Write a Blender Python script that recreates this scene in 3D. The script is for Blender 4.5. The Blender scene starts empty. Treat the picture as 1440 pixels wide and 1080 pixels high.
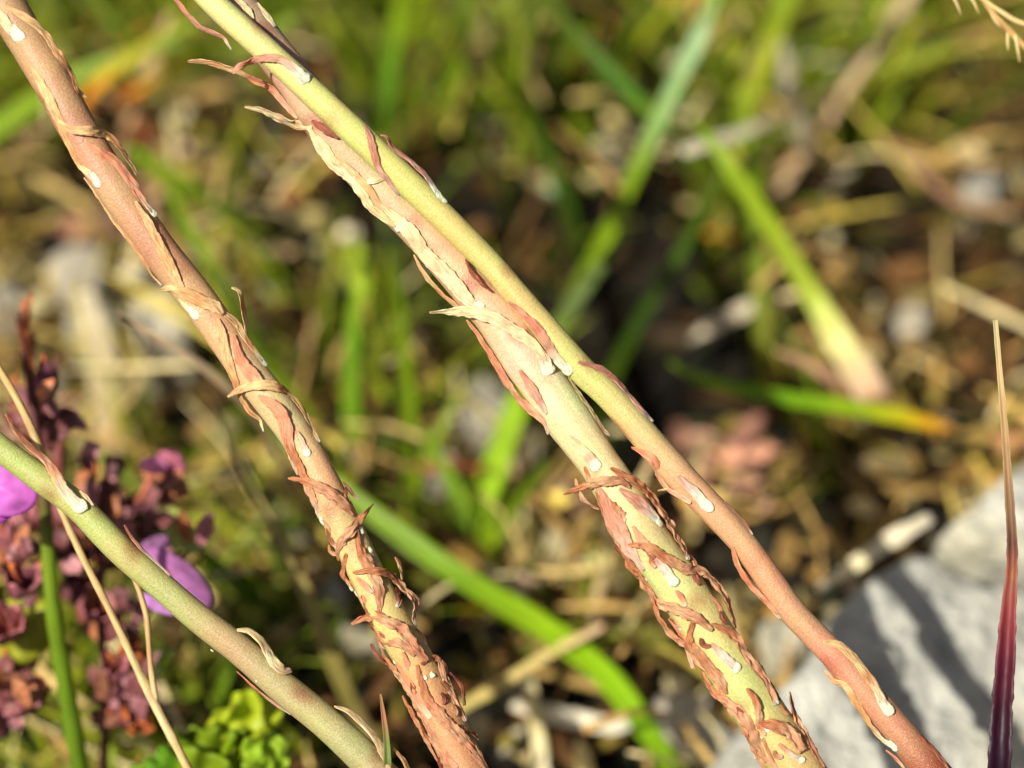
import bpy, math, random
from mathutils import Vector, Matrix, noise, kdtree
random.seed(7)
noise.seed_set(3)
S = bpy.context.scene
COL = S.collection
PI = math.pi

# ------------------------------------------------------------------ camera
PITCH = math.radians(50)
CAM = Vector((0, 0, 0.306))
RGT = Vector((1, 0, 0))
FWD = Vector((0, math.cos(PITCH), -math.sin(PITCH)))
UPV = Vector((0, math.sin(PITCH), math.cos(PITCH)))
FOC = 0.283
LENS = 85.0
K = 36.0 / LENS / 1440.0                      # metres per pixel per metre of depth
cam = bpy.data.cameras.new('camera')
cam.lens = LENS; cam.sensor_width = 36
cam.clip_start = 0.005; cam.clip_end = 100
cam.dof.use_dof = True
cam.dof.focus_distance = FOC
cam.dof.aperture_fstop = 8.6
cam.dof.aperture_blades = 0
co = bpy.data.objects.new('camera', cam); COL.objects.link(co)
co.location = CAM
co.rotation_euler = (math.radians(90) - PITCH, 0, 0)
S.camera = co

# ------------------------------------------------------------------ light
travel = (RGT * 0.56 - UPV * 0.26 + FWD * 1.0).normalized()     # the way the sunlight goes
tosun = -travel
w = bpy.data.worlds.new('World'); S.world = w; w.use_nodes = True
nt = w.node_tree
bg = nt.nodes['Background']
sky = nt.nodes.new('ShaderNodeTexSky'); sky.sky_type = 'NISHITA'; sky.sun_disc = False; sky.dust_density = 4.0; sky.ozone_density = 0.4
sky.sun_elevation = math.asin(tosun.z)
sky.sun_rotation = math.atan2(tosun.x, tosun.y)
nt.links.new(sky.outputs[0], bg.inputs[0]); bg.inputs[1].default_value = 0.05
sl = bpy.data.lights.new('sun', 'SUN'); sl.energy = 5.0; sl.angle = math.radians(0.5); sl.color = (1, 0.97, 0.90)
so = bpy.data.objects.new('sun', sl); COL.objects.link(so)
so.rotation_euler = travel.to_track_quat('-Z', 'Y').to_euler(); so.location = (0, 0, 1)
S.view_settings.view_transform = 'Standard'; S.view_settings.look = 'None'
S.view_settings.exposure = 0.3; S.view_settings.gamma = 1
S.view_settings.use_curve_mapping = False
S.render.engine = 'CYCLES'
S.cycles.use_denoising = True
S.cycles.max_bounces = 8
S.cycles.sample_clamp_indirect = 4

# ------------------------------------------------------------------ helpers
def lin(c):
    return tuple(((v / 255.0) ** 2.2) for v in c)
def P(px, py, d):
    return CAM + (RGT * ((px - 720) * K) + UPV * ((540 - py) * K) + FWD) * d
def G(px, py, h=0.0):                          # the point at height h (mm) seen at that pixel
    r = RGT * ((px - 720) * K) + UPV * ((540 - py) * K) + FWD
    return CAM + r * ((h * 0.001 - CAM.z) / r.z)
def proj(p):
    q = p - CAM; d = q.dot(FWD)
    return q.dot(RGT) / d / K + 720, 540 - q.dot(UPV) / d / K
def mm(p): return (p - CAM).dot(FWD) * K       # size of one pixel there
def cr(a, b, c, d, t):
    return 0.5 * ((2 * b) + (c - a) * t + (2 * a - 5 * b + 4 * c - d) * t * t + (3 * b - a - 3 * c + d) * t ** 3)
def spline(pts, vals, step):
    """pts: Vectors; vals: list of tuples carried along; returns resampled"""
    n = len(pts); op = []; ov = []
    for i in range(n - 1):
        p0 = pts[max(i - 1, 0)]; p1 = pts[i]; p2 = pts[i + 1]; p3 = pts[min(i + 2, n - 1)]
        k = max(1, int(math.ceil((p2 - p1).length / step)))
        for j in range(k):
            t = j / k
            op.append(cr(p0, p1, p2, p3, t))
            ov.append(tuple(a * (1 - t) + b * t for a, b in zip(vals[i], vals[i + 1])))
    op.append(pts[-1].copy()); ov.append(tuple(vals[-1]))
    return op, ov
def link(name, me, mat, parent=None, smooth=True):
    me.materials.append(mat)
    if smooth: me.polygons.foreach_set('use_smooth', [True] * len(me.polygons))
    o = bpy.data.objects.new(name, me); COL.objects.link(o)
    if parent is not None:
        o.parent = parent
        o.matrix_parent_inverse = Matrix.Translation(parent.location).inverted()
    return o
def mesh(name, V, F, C=None, UV=None):
    me = bpy.data.meshes.new(name)
    me.from_pydata([tuple(v) for v in V], [], F)
    if C:
        a = me.color_attributes.new('Col', 'FLOAT_COLOR', 'POINT')
        flat = []
        for c in C: flat += [c[0], c[1], c[2], 1.0]
        a.data.foreach_set('color', flat)
    if UV:
        a = me.attributes.new('st', 'FLOAT_VECTOR', 'POINT')
        flat = []
        for u in UV: flat += [u[0], u[1], 0.0]
        a.data.foreach_set('vector', flat)
    me.update()
    return me
def thing(name, loc, label, cat, group=None):
    o = bpy.data.objects.new(name, None); COL.objects.link(o); o.location = loc
    o.empty_display_size = 0.005
    o['label'] = label; o['category'] = cat
    if group: o['group'] = group
    return o
def tag(o, label, cat, group=None):
    o['label'] = label; o['category'] = cat
    if group: o['group'] = group
    return o

# ------------------------------------------------------------------ materials
def mat_vc(name, rough=0.6, transl=0.0, sc=900, var=0.3, bump=0.4, bsc=1500, bdist=0.0002, streak=False, spec=0.4, sss=0.0, speck=None):
    m = bpy.data.materials.new(name); m.use_nodes = True
    t = m.node_tree; N = t.nodes; L = t.links
    b = N['Principled BSDF']; out = N['Material Output']
    b.inputs['Roughness'].default_value = rough
    b.inputs['Specular IOR Level'].default_value = spec
    at = N.new('ShaderNodeAttribute'); at.attribute_name = 'Col'
    if streak:
        co_ = N.new('ShaderNodeAttribute'); co_.attribute_name = 'st'; vec = co_.outputs['Vector']
    else:
        tc = N.new('ShaderNodeTexCoord'); vec = tc.outputs['Object']
    n1 = N.new('ShaderNodeTexNoise'); n1.inputs['Scale'].default_value = sc; n1.inputs['Detail'].default_value = 5
    L.new(vec, n1.inputs['Vector'])
    mr = N.new('ShaderNodeMapRange'); mr.inputs[1].default_value = 0.3; mr.inputs[2].default_value = 0.7
    mr.inputs[3].default_value = 1 - var; mr.inputs[4].default_value = 1 + var
    L.new(n1.outputs[0], mr.inputs[0])
    mx = N.new('ShaderNodeVectorMath'); mx.operation = 'SCALE'
    L.new(at.outputs['Color'], mx.inputs[0]); L.new(mr.outputs[0], mx.inputs['Scale'])
    colout = mx.outputs[0]
    if speck:  # pale specks: glint of the skin's papillae put into the colour
        vo = N.new('ShaderNodeTexNoise'); vo.inputs['Scale'].default_value = speck[0]; vo.inputs['Detail'].default_value = 2
        L.new(vec, vo.inputs['Vector'])
        m2 = N.new('ShaderNodeMapRange'); m2.inputs[1].default_value = 0.56; m2.inputs[2].default_value = 0.68
        m2.inputs[3].default_value = 0; m2.inputs[4].default_value = speck[1]
        L.new(vo.outputs[0], m2.inputs[0])
        mi = N.new('ShaderNodeMix'); mi.data_type = 'RGBA'
        L.new(m2.outputs[0], mi.inputs['Factor']); L.new(colout, mi.inputs['A'])
        mi.inputs['B'].default_value = (*speck[2], 1)
        colout = mi.outputs['Result']
    L.new(colout, b.inputs['Base Color'])
    n2 = N.new('ShaderNodeTexNoise'); n2.inputs['Scale'].default_value = bsc; n2.inputs['Detail'].default_value = 4
    L.new(vec, n2.inputs['Vector'])
    bp = N.new('ShaderNodeBump'); bp.inputs['Strength'].default_value = bump; bp.inputs['Distance'].default_value = bdist
    L.new(n2.outputs[0], bp.inputs['Height']); L.new(bp.outputs[0], b.inputs['Normal'])
    if sss:
        b.inputs['Subsurface Weight'].default_value = sss
        b.inputs['Subsurface Radius'].default_value = (1, 0.6, 0.3)
        b.inputs['Subsurface Scale'].default_value = 0.0008
    if transl:
        tr = N.new('ShaderNodeBsdfTranslucent'); L.new(colout, tr.inputs['Color']); L.new(bp.outputs[0], tr.inputs['Normal'])
        ms = N.new('ShaderNodeMixShader'); ms.inputs[0].default_value = transl
        L.new(b.outputs[0], ms.inputs[1]); L.new(tr.outputs[0], ms.inputs[2]); L.new(ms.outputs[0], out.inputs['Surface'])
    return m
M_stalk = mat_vc('stalk_skin', 0.42, 0, 3600, 0.12, 0.55, 5200, 0.0002, spec=0.35, sss=0.15, speck=(8200, 0.28, (0.95, 0.84, 0.5)))
M_stalk_smooth = mat_vc('smooth_stalk_skin', 0.42, 0, 3000, 0.12, 0.5, 4200, 0.0002, spec=0.35, sss=0.15, speck=(8500, 0.15, (0.95, 0.84, 0.6)))
M_dry = mat_vc('dried_leaf', 0.6, 0.24, 5.0, 0.34, 0.9, 9.0, 0.0002, streak=True, spec=0.35)
M_spur = mat_vc('white_callus', 0.5, 0, 2200, 0.14, 0.7, 3500, 0.0002, spec=0.35, sss=0.35)
M_grass = mat_vc('green_blade', 0.45, 0.35, 1.6, 0.18, 0.5, 3.0, 0.0001, streak=True, spec=0.3)
M_straw = mat_vc('dry_straw', 0.5, 0.1, 2.4, 0.30, 0.8, 4.0, 0.0001, streak=True, spec=0.4)
M_litter = mat_vc('leaf_litter', 0.7, 0.12, 500, 0.4, 0.5, 1500, 0.0003, spec=0.3)
M_rock = mat_vc('limestone', 0.85, 0, 110, 0.32, 1.0, 300, 0.003, spec=0.2)
M_soil = mat_vc('humus', 0.9, 0, 300, 0.5, 1.0, 500, 0.002, spec=0.15)
M_petal = mat_vc('petal', 0.45, 0.4, 800, 0.12, 0.3, 1500, 0.0001, spec=0.3)
M_calyx = mat_vc('calyx', 0.55, 0.15, 900, 0.4, 0.6, 1400, 0.0003, spec=0.4)

# ------------------------------------------------------------------ ground
HOL = [(760, 400, 230, 170, .014), (1000, 820, 110, 110, .008), (900, 560, 130, 110, .012), (620, 970, 120, 90, .008), (200, 520, 60, 90, .006), (1210, 330, 90, 80, .006)]  # hollows added to the soil so their walls shade the dark gaps
def gh(x, y):
    v = noise.noise(Vector((x * 22, y * 22, 1.7))) * 0.0045 + noise.noise(Vector((x * 70, y * 70, 5))) * 0.002
    far = max(0.0, math.hypot(x, y - 0.25) - 0.5)
    if far == 0:
        px, py = proj(Vector((x, y, 0)))
        for hx, hy, rx, ry, dp in HOL:
            q = ((px - hx) / rx) ** 2 + ((py - hy) / ry) ** 2
            if q < 4: v -= dp * math.exp(-q * 1.6)
    return v - 0.002 + far * 0.02 * noise.noise(Vector((x * 1.5, y * 1.5, 0)))
def axis(c, fine, n, far):
    a = [c + fine * (i / n) for i in range(-n, n + 1)]
    s = fine / n; e = fine
    ext = []
    while e < far:
        s *= 1.25; e += s; ext.append(e)
    return [c - q for q in reversed(ext)] + a + [c + q for q in ext]
xs = axis(0, 0.2, 90, 40); ys = axis(0.26, 0.2, 90, 40)
V = [(x, y, gh(x, y)) for y in ys for x in xs]
nx = len(xs)
F = [(j * nx + i, j * nx + i + 1, (j + 1) * nx + i + 1, (j + 1) * nx + i) for j in range(len(ys) - 1) for i in range(nx - 1)]
C = []
for v in V:
    n = noise.noise(Vector((v[0] * 60, v[1] * 60, 9)))
    k = 0.7 + 0.5 * n
    C.append((0.015 * k, 0.011 * k, 0.006 * k))
g = link('ground', mesh('ground', V, F, C), M_soil); g['kind'] = 'structure'

# ------------------------------------------------------------------ strips (leaves, blades, straws)
def strip_geo(pts, wid, cols, nrm, kind='leaf', wr=0.12, cup=0.2, seed=0, thick=0.3):
    """pts Vectors, wid metres, cols rgb, nrm Vectors. Returns V,F,C,UV"""
    if kind == 'tube':
        prof = [(math.cos(a * PI / 5), math.sin(a * PI / 5)) for a in range(10)]
    elif kind == 'leaf':
        prof = [(math.cos(a * PI / 11), math.sin(a * PI / 11) * thick) for a in range(22)]
    else:
        prof = [(1, 0.02), (0.5, 0.02), (0, 0.02), (-0.5, 0.02), (-1, 0.02), (-1, -0.06), (-0.5, -0.08), (0, -0.1), (0.5, -0.08), (1, -0.06)]
    n = len(pts); m = len(prof)
    V = []; C = []; UV = []; F = []; ln = 0
    for i in range(n):
        t = (pts[min(i + 1, n - 1)] - pts[max(i - 1, 0)])
        t = t.normalized() if t.length > 1e-9 else Vector((0, 0, 1))
        nn = nrm[i] - t * nrm[i].dot(t)
        nn = nn.normalized() if nn.length > 1e-6 else t.orthogonal().normalized()
        b = t.cross(nn)
        if i: ln += (pts[i] - pts[i - 1]).length
        h = wid[i] * 0.5
        wob = noise.noise(Vector((ln * 900, seed, 0))) * 0.16
        for j, (u, v) in enumerate(prof):
            p = pts[i] + b * (u * h * (1 + wob)) + nn * (v * h)
            if kind != 'tube': p += nn * (cup * h * u * u)
            if wr:
                p += nn * (noise.noise(Vector((ln * 1100 + seed, u * 1.6, v * 2))) * wr * 2 * h)
                p += b * (noise.noise(Vector((ln * 1500, u * 2 + seed, 7))) * wr * 1.2 * h)
                p += nn * (abs(noise.noise(Vector((ln * 420 + 3 * seed, u * 3.1, 3)))) * wr * 1.6 * h)
                p += nn * ((abs(noise.noise(Vector((ln * 500 + seed, u * 5.5, v * 2 + 9)))) - .2) * wr * 1.8 * h)
                if abs(u) > .8: p += b * (noise.noise(Vector((ln * 3800, seed, u))) * wr * 1.1 * h)
            V.append(p); C.append(cols[i]); UV.append((u * h * 1000 * (1 if v >= 0 else 1.1) + seed, ln * 1000 * 0.13))
    for i in range(n - 1):
        for j in range(m):
            a = i * m + j; a2 = i * m + (j + 1) % m
            F.append((a, a2, a2 + m, a + m))
    F.append(tuple(range(m))[::-1]); F.append(tuple((n - 1) * m + j for j in range(m)))
    return V, F, C, UV
SEED = [0]
def strip(name, pts, wid, cols, nrm, mat, parent=None, **kw):
    SEED[0] += 1.37
    V, F, C, UV = strip_geo(pts, wid, cols, nrm, seed=SEED[0], **kw)
    return link(name, mesh(name, V, F, C, UV), mat, parent)

# ------------------------------------------------------------------ stems
class Stem: pass
def build_stem(root_label, data, stops, skin):
    """data: (px,py,r px,dz mm)"""
    s = Stem(); s.data = data
    pts = [P(x, y, FOC + dz * 0.001) for x, y, r, dz in data]
    vals = [(r * K * FOC,) for x, y, r, dz in data]
    colv = [lin(c) for c in stops]
    # extend: upper end onwards, lower end down to the soil
    d0 = (pts[0] - pts[1]).normalized(); d1 = (pts[-1] - pts[-2]).normalized()
    top = [pts[0] + d0 * 0.025 * k + Vector((0, 0, 0.003 * k * k)) for k in (3, 2, 1)]
    low = []; p = pts[-1].copy(); d = d1.copy()
    while p.z > -0.004 and len(low) < 40:
        d = (d + Vector((0, 0, -0.14))).normalized(); p = p + d * 0.007; low.append(p.copy())
    nt_ = len(top)
    allp = top + pts + low
    allv = [(v * f,) for v, f in ((vals[0][0], .45), (vals[0][0], .8), (vals[0][0], .95))] + vals + [vals[-1]] * len(low)
    allc = [colv[0]] * nt_ + colv + [colv[-1]] * len(low)
    full = [v + c for v, c in zip(allv, allc)]
    rp, rv = spline(allp, full, 0.0006)
    V = []; F = []; C = []; m = 36; ref = -FWD; n = len(rp)
    for i in range(n):
        t = (rp[min(i + 1, n - 1)] - rp[max(i - 1, 0)]).normalized()
        a = (ref - t * ref.dot(t)).normalized(); b = t.cross(a)
        for j in range(m):
            th = j * 2 * PI / m
            dr = a * math.cos(th) + b * math.sin(th)
            q = rp[i] + dr * rv[i][0]
            k = 1 + 0.05 * noise.noise(q * 160) + 0.018 * noise.noise(q * 700)
            V.append(rp[i] + dr * rv[i][0] * k)
            cn = noise.noise(q * 130); c2 = noise.noise(q * 420 + Vector((5, 5, 5)))
            c = tuple(v * k_ for v, k_ in zip(rv[i][1:], (.88, .93, .80)))
            bl = noise.noise(q * 260 + Vector((3, 8, 1)))
            if bl > .28: c = tuple(a * (1 - (bl - .28) * t_) for a, t_ in zip(c, (.7, 1.3, 1.3)))
            st_ = noise.noise(Vector((math.cos(th) * 4, math.sin(th) * 4, i * .018))) + .6 * noise.noise(Vector((math.cos(th) * 9, math.sin(th) * 9, i * .03)))
            c = (c[0] * (1 + .05 * st_), c[1] * (1 + .13 * st_), c[2] * (1 + .10 * st_ + .06))
            C.append((c[0] * (1 + .16 * cn), c[1] * (1 - .14 * cn + .07 * c2), c[2] * (1 - .05 * cn)))
    for i in range(n - 1):
        for j in range(m):
            a = i * m + j; a2 = i * m + (j + 1) % m
            F.append((a, a2, a2 + m, a + m))
    F.append(tuple(range(m))[::-1]); F.append(tuple((n - 1) * m + j for j in range(m)))
    s.root = thing('succulent_stem', Vector((low[-1].x, low[-1].y, 0)), root_label, 'plant stem')
    link('stalk', mesh('stalk', V, F, C), skin, s.root)
    # fine pixel centreline for leaves to lie on
    s.line = []
    for i in range(len(data) - 1):
        a, b = data[i], data[i + 1]; k = 12
        p0 = data[max(i - 1, 0)]; p3 = data[min(i + 2, len(data) - 1)]
        for j in range(k):
            t = j / k
            s.line.append(tuple(cr(p0[q], a[q], b[q], p3[q], t) for q in range(4)))
    s.line.append(data[-1])
    return s
def on_stem(s, x, y, lift):
    best = None
    for i, (cx, cy, r, dz) in enumerate(s.line):
        d = (cx - x) ** 2 + (cy - y) ** 2
        if best is None or d < best[0]: best = (d, i)
    i = best[1]; cx, cy, r, dz = s.line[i]
    a = s.line[max(i - 1, 0)]; b = s.line[min(i + 1, len(s.line) - 1)]
    tx, ty = b[0] - a[0], b[1] - a[1]; l = math.hypot(tx, ty) or 1
    nx_, ny_ = -ty / l, tx / l                    # image normal
    sd = (x - cx) * nx_ + (y - cy) * ny_
    u = max(-1, min(1, sd / r)); w_ = math.sqrt(max(0.0, 1 - u * u))
    depth = FOC + dz * 0.001 - (w_ * r + lift) * K * FOC
    off = max(0.0, abs(sd) / r - 1)
    depth += -min(off, 1.2) * 4 * K * FOC
    nrm = (RGT * (nx_ * u * 0.8) - UPV * (ny_ * u * 0.8) - FWD * (w_ + 0.45)).normalized()
    return P(x, y, depth), nrm, Vector((0, 0, 0)) + (RGT * tx - UPV * ty).normalized()

RUST = ((192, 126, 84), (214, 160, 118), (200, 142, 104)); ORNG = ((234, 190, 132), (224, 168, 110), (238, 200, 144))
CREAM = ((240, 216, 160), (244, 220, 168), (232, 196, 142)); PINK = ((214, 144, 112), (222, 162, 130), (230, 194, 164))
PURP = ((200, 134, 106), (214, 158, 134), (230, 202, 182)); DRED = ((150, 84, 60), (166, 98, 72), (166, 106, 84))
WHITE = (230, 224, 194)
PEACH = ((226, 150, 110), (232, 164, 124), (238, 190, 150))
def leaf(s, pts, pal, spur=None, white=False, cup=None, wr=None, thick=None, name='dried_leaf', wmul=None):
    pts = list(pts); ns = 0
    pts[0] = (pts[0][0], pts[0][1], min(pts[0][2], 3.5)) + tuple(pts[0][3:])
    if not spur and not white: pts[-1] = (pts[-1][0], pts[-1][1], min(pts[-1][2], 4)) + tuple(pts[-1][3:])
    if spur and math.hypot(spur[0] - pts[-1][0], spur[1] - pts[-1][1]) < 26:
        ex, ey = pts[-1][:2]; dx, dy = spur[0] - ex, spur[1] - ey; dl = math.hypot(dx, dy) or 1
        pts[-1] = (ex, ey, max(pts[-1][2] * .85, spur[2] * 1.3)) + tuple(pts[-1][3:])
        pts += [(spur[0], spur[1], spur[2] * 1.35, 0.6), (spur[0] + dx / dl * spur[3] * .75, spur[1] + dy / dl * spur[3] * .45, spur[2] * .7, 0.3)]; ns = 2
    if white and not ns:
        (ax, ay, aw), (bx, by, bw) = pts[-2][:3], pts[-1][:3]; dl = math.hypot(bx - ax, by - ay)
        if dl > 13:
            t = 1 - 10 / dl; pts.insert(len(pts) - 1, (ax + (bx - ax) * t, ay + (by - ay) * t, aw + (bw - aw) * t * .7))
    n = len(pts); P3 = []; vals = []; rust = pal in (RUST, DRED)
    if wmul is None: wmul = 1.18 if rust else 1.12
    for i, q in enumerate(pts):
        x, y, w_ = q[:3]; lift = q[3] if len(q) > 3 else w_ * 0.10 + 1.0
        p, nr, _ = on_stem(s, x, y, lift)
        f = i / (n - 1)
        c = pal[0] if f < .34 else (pal[1] if f < .75 else pal[2])
        if ns and i >= n - 2: c = WHITE
        elif ns and i == n - 3: c = tuple(a * .7 + b * .3 for a, b in zip(pal[2], WHITE))
        elif white and i == n - 1: c = WHITE
        P3.append(p); vals.append((w_ * wmul * K * FOC,) + lin(c) + tuple(nr))
    rp, rv = spline(P3, vals, 0.00028)
    o = strip(name, rp, [v[0] for v in rv], [mot(v[1:4], p) for v, p in zip(rv, rp)], [Vector(v[4:7]) for v in rv], M_dry, s.root,
              kind='leaf', wr=(0.26 if rust else 0.12) if wr is None else wr, cup=(random.choice((-.15, .3)) if rust else .12) if cup is None else cup,
              thick=(0.30 if rust else 0.18) if thick is None else thick)
    if spur:
        callus(s, *spur, parent=o)
    return o
def mot(c, p):
    k = 1 + 0.24 * noise.noise(p * 520)
    k2 = 1 + 0.25 * noise.noise(p * 900)
    return (c[0] * (k + 1) / 2, c[1] * k * k2, c[2] * k * k2)
def callus(s, x, y, rw, rl, parent=None, ang=None):
    rw *= .88; rl *= .95
    p, nr, tg = on_stem(s, x, y, 0.6)
    if ang is not None:
        tg = (RGT * math.cos(math.radians(ang)) - UPV * math.sin(math.radians(ang)))
    tg = (tg - nr * tg.dot(nr)).normalized(); b = tg.cross(nr)
    V = []; C = []; F = []; a_, b_ = 18, 10
    sd = random.random() * 50
    for i in range(b_ + 1):
        ph = PI * i / b_
        for j in range(a_):
            th = 2 * PI * j / a_
            u = math.sin(ph) * math.cos(th); v = math.sin(ph) * math.sin(th); w_ = math.cos(ph)
            k = 1 + 0.2 * noise.noise(Vector((u * 1.6 + sd, v * 1.6, w_ * 1.6)))
            tap = 1 - 0.32 * (-u)                      # drop shape
            q = p + (tg * (u * rl) + b * (v * rw * tap) + nr * (w_ * rw * 0.3)) * k * K * FOC
            V.append(q)
            f = 0.5 + 0.5 * u
            c = lin((216 + 14 * f, 208 + 18 * f, 170 + 22 * f))
            C.append(c)
    for i in range(b_):
        for j in range(a_):
            F.append((i * a_ + j, i * a_ + (j + 1) % a_, (i + 1) * a_ + (j + 1) % a_, (i + 1) * a_ + j))
    o = link('leaf_spur', mesh('leaf_spur', V, F, C), M_spur)
    par = parent or s.root
    o.parent = par
    if par is s.root: o.matrix_parent_inverse = Matrix.Translation(par.location).inverted()
    else:
        o.matrix_parent_inverse = Matrix.Translation(s.root.location).inverted() @ Matrix.Translation(s.root.location)
    return o

# --- first stem, far left
A = build_stem('brown succulent stem at the far left, wound with orange and rust coloured dried leaves',
    [(-25, -60, 29, 1), (22, 30, 28, 1), (65, 100, 28, .5), (106, 174, 27, 0), (160, 262, 27, 0), (222, 350, 26, 0), (281, 425, 25, 0),
     (344, 515, 25, 0), (388, 572, 25, 0), (427, 628, 24, 0), (468, 708, 25, 0), (507, 790, 25, 0), (553, 878, 26, 0), (600, 960, 27, .5), (650, 1070, 29, .5), (680, 1130, 29, .5)],
    [(190, 144, 104), (186, 136, 102), (194, 150, 108), (184, 126, 98), (200, 150, 112), (188, 126, 98), (212, 160, 118),
     (214, 164, 124), (212, 180, 134), (216, 176, 128), (210, 160, 116), (214, 182, 120), (208, 184, 116), (206, 150, 104), (196, 140, 100), (180, 120, 90)], M_stalk_smooth)
AL = [
 (ORNG, [(4, 8, 6), (37, 25, 11), (63, 48, 12), (85, 82, 12), (100, 103, 9), (108, 125, 8), (122, 138, 4)], None, True),
 (CREAM, [(-12, 8, 5), (2, 22, 12), (12, 38, 13)], (24, 47, 10, 15), False),
 (ORNG, [(39, 83, 3), (55, 112, 11), (72, 145, 14), (84, 172, 13), (98, 205, 9), (112, 232, 9), (124, 243, 9)], (135, 252, 8, 15), False),
 (ORNG, [(80, 168, 4, 6), (100, 182, 9, 6), (125, 184, 13, 6), (150, 190, 15, 4), (168, 208, 13, 3), (182, 228, 9), (193, 247, 6)], None, False),
 (PEACH, [(122, 202, 4), (140, 213, 10), (160, 225, 12), (180, 250, 13), (196, 275, 12), (206, 288, 8)], (214, 297, 6, 10), False),
 (ORNG, [(190, 283, 4), (207, 310, 9), (222, 340, 12), (238, 372, 14), (252, 400, 11), (262, 414, 6)], None, False),
 (ORNG, [(118, 250, 3), (135, 272, 7), (152, 298, 8), (172, 325, 8), (195, 355, 8), (215, 388, 6), (228, 402, 4)], None, True),
 (ORNG, [(226, 408, 3, 6), (240, 405, 9, 7), (262, 413, 15, 6), (285, 424, 16, 5), (303, 432, 15, 4), (314, 442, 8)], None, False),
 (ORNG, [(252, 420, 4), (260, 429, 9)], (272, 439, 8, 12), False),
 (ORNG, [(326, 404, 4, 12), (337, 412, 10, 12), (341, 435, 12, 8), (345, 455, 11, 4), (347, 474, 7)], None, False),
 (ORNG, [(308, 436, 10), (330, 452, 13), (341, 470, 10), (353, 486, 10), (362, 499, 8)], (370, 509, 6, 9), False),
 (ORNG, [(306, 448, 4), (313, 472, 11), (320, 505, 13), (330, 532, 13), (338, 556, 13), (352, 578, 12), (366, 590, 8), (371, 607, 4)], None, True),
 (PEACH, [(328, 470, 6), (338, 505, 13), (354, 527, 18), (372, 543, 9)], None, False),
 (ORNG, [(320, 558, 3, 8), (340, 547, 9, 8), (365, 541, 12, 6), (388, 544, 13, 5), (408, 556, 10), (424, 575, 9), (438, 600, 7), (449, 622, 4)], None, True),
 (PEACH, [(363, 556, 5), (387, 572, 16), (400, 592, 17), (405, 617, 15), (412, 643, 13), (418, 668, 10)], None, False),
 (RUST, [(392, 590, 6), (407, 625, 10), (424, 658, 11), (437, 690, 12), (446, 712, 11)], (454, 730, 7, 11), False),
 (PEACH, [(416, 606, 4), (423, 618, 6)], (430, 634, 6, 10), False),
 (RUST, [(405, 673, 3, 9), (428, 676, 10, 8), (454, 688, 13, 5), (479, 705, 13, 4), (498, 724, 9)], None, False),
 (PINK, [(482, 677, 4), (490, 688, 8), (498, 698, 7), (506, 704, 2)], None, True),
 (RUST, [(525, 708, 2, 10), (509, 727, 9, 9), (492, 748, 12, 6), (478, 765, 11, 3), (475, 788, 8)], None, False),
 (RUST, [(500, 740, 6), (509, 782, 11), (526, 810, 13), (533, 833, 13), (534, 862, 10)], None, False),
 (RUST, [(487, 779, 9), (484, 808, 11), (498, 830, 7)], None, True),
 (RUST, [(496, 805, 3, 8), (530, 803, 9, 8), (552, 812, 11, 5), (567, 830, 12), (582, 845, 12), (581, 870, 7)], (584, 878, 3, 5), False),
 (RUST, [(556, 783, 3, 9), (563, 797, 7, 7), (566, 815, 7, 3)], None, False),
 (RUST, [(494, 878, 3, 9), (518, 867, 10, 8), (543, 872, 12, 5), (565, 885, 13), (585, 912, 13), (601, 930, 8)], None, False),
 (RUST, [(524, 878, 7), (540, 902, 10), (560, 905, 11), (583, 922, 9)], None, False),
 (DRED, [(509, 837, 9), (518, 862, 9), (530, 892, 8)], None, False),
 (RUST, [(536, 912, 9), (545, 930, 11), (562, 950, 12), (583, 985, 12), (607, 1030, 13), (636, 1086, 11)], (556, 930, 5, 5), False),
 (RUST, [(592, 934, 9, 4), (615, 926, 10, 4), (627, 958, 10), (642, 988, 9), (655, 1014, 6)], (608, 949, 4, 5), True),
 (RUST, [(566, 978, 6), (582, 1004, 10), (598, 1035, 10), (619, 1076, 9)], None, False),
 (DRED, [(632, 946, 4), (649, 965, 7), (653, 992, 5)], None, False),
 (RUST, [(586, 935, 9), (600, 980, 12), (624, 1012, 14), (660, 1048, 14), (690, 1090, 11)], None, False),
 (PEACH, [(560, 935, 6), (575, 960, 12), (592, 990, 12), (606, 1010, 6)], (598, 945 + 8, 3, 4), True),
 (RUST, [(640, 1030, 6), (662, 1052, 10), (684, 1085, 9)], None, False),
 (DRED, [(522, 905, 5), (534, 925, 10), (548, 936, 7)], None, False),
]
for pal, pts, sp, wh in AL: leaf(A, pts, pal, sp, wh)
callus(A, 508, 745, 4, 7); callus(A, 521, 773, 3, 5); callus(A, 500, 832, 5, 9)

# --- second stem (thick one, left of the pair)
B = build_stem('thick succulent stem, left of the touching pair, wrapped in cream and rust dried leaves',
    [(290, -50, 27, 2.3), (331, 3, 27, 2.3), (373, 59, 27, 2.3), (414, 112, 28, 2.3), (468, 190, 29, 2.1), (533, 262, 30, 1.9), (607, 338, 31, 1.5),
     (690, 432, 33, 1.2), (740, 505, 34, .9), (786, 572, 33, .5), (845, 655, 29, .3), (903, 750, 33, 0), (965, 838, 34, 0), (1030, 943, 34, 0), (1104, 1055, 36, 0), (1140, 1110, 36, 0)],
    [(186, 152, 124), (186, 152, 124), (188, 152, 124), (194, 154, 126), (200, 158, 122), (204, 160, 126), (206, 164, 126), (214, 178, 138),
     (228, 188, 156), (230, 200, 156), (220, 202, 148), (204, 192, 132), (204, 196, 126), (202, 194, 122), (196, 182, 114), (190, 150, 100)], M_stalk_smooth)
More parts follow.
